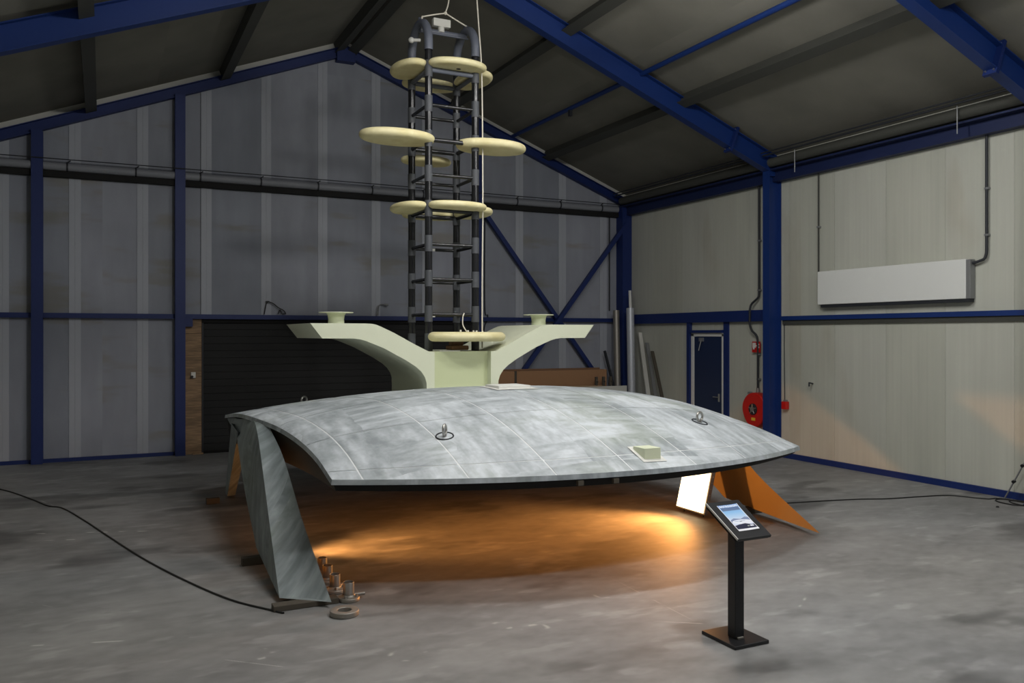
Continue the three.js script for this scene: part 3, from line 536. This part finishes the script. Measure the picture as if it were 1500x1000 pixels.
// ---------------------------------------------------------------- things on the floor
{ // information stand
  const t = thing('information_stand', 'black floor stand with a tilted tray holding a poster', 'stand', [4.47, 0, -5.17]);
  part('base', box(4.32, 4.66, 0, .028, -5.39, -4.99, .006), M.black, t);
  part('post', box(4.425, 4.515, .028, .93, -5.2, -5.11, .006), M.black, t); part('weld', box(4.44, 4.5, .028, .045, -5.11, -5.095, .004), M.steelRough, t);
  const bd = box(-.165, .165, -.012, .012, -.215, .215, .005), g = part('tray', bd, M.black, t); const b2 = box(-.16, .16, -.03, -.014, -.2, .2, .004); 
  const tr = sh(new THREE.Mesh(b2, M.blackMatt)); tr.name = 'tray_back'; g.add(tr);
  const ed = sh(new THREE.Mesh(box(-.168, -.162, -.002, .014, -.212, .212, .001), M.white)); ed.name = 'edge_trim'; ed.userData.label = 'bright bare edge'; g.add(ed);
  // poster print
  const cv = document.createElement('canvas'); cv.width = 360; cv.height = 500; const c = cv.getContext('2d');
  const sky = c.createLinearGradient(0, 0, 0, 300); sky.addColorStop(0, '#6f9ad6'); sky.addColorStop(.5, '#8fc0ec'); sky.addColorStop(1, '#d5def2'); c.fillStyle = sky; c.fillRect(0, 0, 360, 500);
  c.fillStyle = '#4a5576'; c.globalAlpha = .65; c.fillRect(22, 52, 316, 62); c.globalAlpha = 1;
  c.fillStyle = '#ffffff'; c.font = 'bold 52px sans-serif'; c.textAlign = 'center'; c.fillText('NOTROIKON', 180, 48, 316);
  c.fillStyle = '#7f8fb2'; c.beginPath(); c.moveTo(0, 300); c.lineTo(90, 262); c.lineTo(200, 285); c.lineTo(300, 250); c.lineTo(360, 270); c.lineTo(360, 340); c.lineTo(0, 340); c.fill();
  c.fillStyle = '#e9edf8'; c.beginPath(); c.ellipse(200, 340, 180, 44, .05, 0, 7); c.fill(); c.fillStyle = '#b7c3dc'; c.fillRect(60, 318, 190, 10); c.fillStyle = '#39415a'; c.fillRect(150, 326, 40, 8);
  c.fillStyle = '#252a44'; c.beginPath(); c.moveTo(0, 400); c.lineTo(110, 380); c.lineTo(210, 372); c.lineTo(300, 400); c.lineTo(360, 396); c.lineTo(360, 500); c.lineTo(0, 500); c.fill();
  c.fillStyle = '#e9edf8'; c.fillRect(262, 408, 62, 26); c.fillStyle = '#a9b0a8'; c.fillRect(212, 414, 36, 18); c.fillStyle = '#eef0f6'; c.fillRect(0, 466, 360, 34); c.fillRect(0, 0, 10, 500); c.fillRect(350, 0, 10, 500);
  const pt = new THREE.CanvasTexture(cv); pt.colorSpace = THREE.SRGBColorSpace;
  g.position.add(V(4.455, .955, -5.115)); g.rotation.x = .5;
  // the sheet of paper lies on the tray
  const sheet = new THREE.PlaneGeometry(.2, .3, 8, 8); { const p = sheet.attributes.position; for (let i = 0; i < p.count; i++) { const a = p.getX(i) / .1, b = p.getY(i) / .15; p.setZ(i, .001 + .006 * Math.max(0, b) ** 3 * Math.max(0, a) ** 2 + .004 * Math.max(0, -b) ** 4 * Math.max(0, a)); } sheet.computeVertexNormals(); }
  const paper = sh(new THREE.Mesh(sheet, new THREE.MeshStandardMaterial({ map: pt, roughness: .35, side: THREE.DoubleSide }))); paper.name = 'poster'; paper.userData = { label: 'glossy blue printed poster lying on the black stand tray', category: 'poster' };
  paper.rotation.order = 'XYZ'; paper.rotation.x = .5 - Math.PI / 2; paper.position.set(4.455, .955, -5.115).add(V(.005, .0135 * Math.cos(.5) + .015 * Math.sin(.5), .0135 * Math.sin(.5) - .015 * Math.cos(.5))); scene.add(paper);
}
// couplings in a row by the left fin leg
{
  const mk = (label) => { const t = thing('pipe_coupling', label, 'coupling', [2.0, 0, -7.5], 'steel couplings in a row beside the fin leg');
    const fl = lathe([[0, 0], [.095, 0], [.1, .005], [.1, .03], [.09, .036], [.06, .04], [.055, .06]], 28); fl.translate(2, 0, -7.5); part('flange', fl, M.steelRough, t);
    const cy = lathe([[.05, .05], [.05, .165], [.046, .168], [.042, .165], [.042, .06], [0, .06]], 28); cy.translate(2, 0, -7.5); part('barrel', cy, M.steel, t);
    part('spigot', rod(V(2.05, .045, -7.5), V(2.15, .04, -7.52), .018, 10), M.steelRough, t);
    for (const a of [.6, 2.2]) part('bolt', rod(V(2 + .075 * Math.cos(a), .03, -7.5 + .075 * Math.sin(a)), V(2 + .075 * Math.cos(a), .06, -7.5 + .075 * Math.sin(a)), .012, 6), M.steel, t);
    return t; };
  const labs = ['steel pipe coupling nearest the flat ring in the coupling row', 'second steel coupling from the flat ring, beside the fin leg', 'third steel coupling from the flat ring, partly behind the fin leg', 'farthest steel coupling in the row, orange lit behind the fin leg'];
  const a = mk(labs[0]); const P = [[2.0, -7.47], [1.95, -7.77], [1.96, -8.1], [1.98, -8.4]];
  P.forEach(([x, z], i) => { const o = i ? a.clone() : a; if (i) { o.name = numbered('pipe_coupling'); o.userData = { ...a.userData, label: labs[i] }; scene.add(o); } o.position.set(x, 0, z); o.rotation.y = i * .5; });
}
{ const g = lathe([[.06, .005], [.06, .04], [.065, .045], [.118, .045], [.123, .04], [.123, .005], [.118, 0], [.065, 0], [.06, .005]], 40); g.translate(1.865, 0, -7.1); solo('steel_ring', g, M.steelRough, 'flat heavy steel ring lying on the floor before the fin leg', 'ring'); }
solo('wooden_block', box(1.33, 1.9, 0, .05, -7.54, -7.42, .006), M.timber, 'wooden block under the front tip of the near fin leg', 'wood block');
solo('wooden_block', box(1.3, 1.6, 0, .085, -9.12, -9.03, .006), M.timber, 'wooden block under the middle of the near fin leg', 'wood block');
solo('wooden_block', box(1.32, 1.5, 0, .08, -12.64, -12.55, .006), M.timber, 'wooden block in shadow by the rear fin leg, nearest the shutter', 'wood block');
solo('wooden_block', box(7.6, 8.0, 0, .085, -8.8, -8.7, .006), M.timber, 'wooden block under the right fin leg behind the information stand', 'wood block');
solo('floor_cable', tube([[-2.2, .008, -16.2], [-1.426, .008, -15.164], [-0.95, .008, -14.1], [-.686, .008, -13.4], [-.491, .008, -13.12], [-.2, .008, -12.1], [.072, .008, -11.02], [.422, .008, -9.69], [.768, .008, -8.62], [1.05, .008, -7.91], [1.308, .008, -7.49], [1.4, .008, -7.35]], .009, 160, 8), M.rubber, 'black cable crossing the open floor to the near fin leg', 'cable');
solo('floor_cable', [tube([[7.9, .008, -9.1], [8.8, .008, -9.0], [9.8, .008, -8.79], [10.29, .008, -8.61], [10.9, .008, -8.5], [11.33, .008, -8.39], [11.5, .008, -8.1], [11.6, .008, -7.95]], .009, 90, 8), tube([[11.6, .008, -7.95], [11.78, .01, -7.9], [11.84, .012, -7.6], [11.7, .015, -7.4], [11.5, .012, -7.5], [11.55, .01, -7.8], [11.75, .012, -7.85], [11.85, .02, -7.5], [11.75, .012, -7.2], [11.6, .01, -7.3], [11.62, .01, -7.6], [11.8, .01, -7.7], [11.8, .01, -7.0]], .008, 120, 6)], M.rubber, 'black cable running from the right fin leg to a coil by the wall', 'cable');
{ const t = thing('tripod_leg_stand', 'thin grey tripod leg with black knobs at the right wall', 'tripod', [11.8, 0, -7.8]);
  const a = V(11.8, .02, -7.84), b = V(11.8, 1.2, -7.22); part('leg', rod(a, b, .011, 10), M.galv, t);
  for (const k of [.22, .43]) { const p = a.clone().lerp(b, k); part('knob', rod(p.clone().add(V(-.02, 0, 0)), p.clone().add(V(.02, .01, 0)), .024, 12), M.black, t); }
  part('leg', rod(V(11.55, .02, -6.75), b, .011, 10), M.galv, t); part('leg', rod(V(11.95, .02, -6.8), b, .011, 10), M.galv, t); part('column', rod(b.clone().add(V(0, -.5, 0.02)), b.clone().add(V(0, .3, 0)), .014, 10), M.black, t); }
solo('rubber_foot', [rod(V(11.18, 0, -7.53), V(11.18, .02, -7.53), .022, 12, .015)], M.rubber, 'tiny black rubber foot lying alone near the cable coil', 'foot');

// ---------------------------------------------------------------- storage in the far corner
solo('silver_tube', [rod(V(11.6, 0, -17.1), V(11.64, 3.05, -17.25), .095, 24)], std(0xc4c8d0, .35, .35), 'thick silver tube standing upright in the far corner', 'tube');
solo('white_tube', rod(V(11.7, .0, -17.15), V(11.61, 3.48, -17.22), .035, 12), M.white, 'slim white tube poking out above the thick silver tube', 'tube');
solo('grey_tube', rod(V(11.36, 0, -17.35), V(11.46, 3.0, -17.6), .08, 20), M.steelRough, 'dull grey tube standing behind the silver tube', 'tube');
solo('leaning_plank', bar(V(11.7, 0, -16.35), V(11.93, 2.45, -17.25), .035, .1, V(1, 0, 0)), M.offWhite, 'white plank leaning right beside the silver tube', 'plank');
solo('leaning_plank', bar(V(11.76, 0, -16.1), V(11.95, 2.2, -16.98), .03, .09, V(1, 0, 0)), M.galv, 'grey plank leaning between the white and brown planks', 'plank');
solo('leaning_plank', bar(V(11.72, 0, -15.7), V(11.94, 2.0, -16.75), .03, .08, V(1, 0, 0)), M.timber, 'brown wooden plank leaning nearest the blue door', 'plank');
solo('dark_rod', bar(V(11.46, 0, -17.2), V(11.22, 2.0, -17.75), .05, .05, V(1, 0, 0)), M.darkSteel, 'dark rod leaning left of the silver tube', 'rod');
{ const t = thing('cardboard_carton', 'long brown cardboard carton standing behind the hull by the back wall', 'carton', [9.5, 0, -17.4]);
  part('carton_body', box(7.9, 11.0, 0, 1.56, -17.62, -17.3, .015), M.card, t); part('tape', box(8.5, 8.56, .2, 1.565, -17.3, -17.295), M.timber, t); part('flap', box(8.05, 10.9, 1.555, 1.6, -17.5, -17.46, .01), M.cardDark, t); }
{ const t = thing('white_board', 'long white board standing on edge before the cardboard carton', 'board', [9.75, 0, -17.05]); const g = part('sheet', box(8.1, 11.4, 0, 1.17, -17.07, -17.03, .004), M.offWhite, t); part('batten', box(8.4, 10.7, 1.17, 1.2, -17.1, -17.03, .004), M.ply, t); }
for (const [i, x] of [[0, 10.55], [1, 10.75], [2, 10.95]]) solo('clamp', [box(x - .03, x + .03, 1.18, 1.4, -17.09, -17.03, .01), rod(V(x, 1.3, -17.03), V(x, 1.28, -16.98), .012)], M.timber, ['wooden clamp on the white board farthest from the silver tube', 'wooden clamp on the white board between two others', 'wooden clamp on the white board nearest the silver tube'][i], 'clamp', 'clamps on the white board');

// ---------------------------------------------------------------- ceiling luminaires (above the picture)
LAMPS.forEach(([x, y, z, w, d, I, cd], i) => {
  const t = thing('strip_light', ['hanging strip light above the near half of the hull on the left', 'hanging strip light above the near half of the hull on the right', 'hanging strip light over the open floor before the hull', 'hanging strip light over the floor near the right wall'][i], 'light', [x, y, z]);
  part('housing', [box(x - w / 2 - .03, x + w / 2 + .03, y + .02, y + .1, z - d / 2 - .03, z + d / 2 + .03, .01)], M.white, t);
  for (const s of [-1, 1]) part('side_shade', box(x - w / 2 - .03, x + w / 2 + .03, y - .02, y + .03, z + s * (d / 2 + .02) - .006, z + s * (d / 2 + .02) + .006), M.white, t);
  part('diffuser', box(x - w / 2, x + w / 2, y, y + .02, z - d / 2, z + d / 2), lampGlow, t);
  for (const s of [-1, 1]) part('hanger', rod(V(x + s * .6, y + .1, z), V(x + s * .6, roofY(x + s * .6) - .01, z), .006, 6), M.galv, t);
  const L = new THREE.RectAreaLight(new THREE.Color().setRGB(...LAMP_COLOUR), I, w, d); L.position.set(x, y - .03, z); L.lookAt(x, 0, z); L.name = numbered('strip_light_glow'); scene.add(L);
  const bulb = new THREE.SphereGeometry(.22, 24, 16); bulb.translate(x, y - .28, z); part('bulb', bulb, lampGlow, t); part('bulb_neck', rod(V(x, y - .07, z), V(x, y + .02, z), .03), M.white, t);
  const Q = new THREE.PointLight(new THREE.Color().setRGB(...LAMP_COLOUR), cd, 0, 2); Q.position.set(x, y - .28, z); Q.castShadow = true; Q.shadow.radius = 11; Q.name = numbered('bulb_glow'); scene.add(Q);
});

renderer.render(scene, camera);
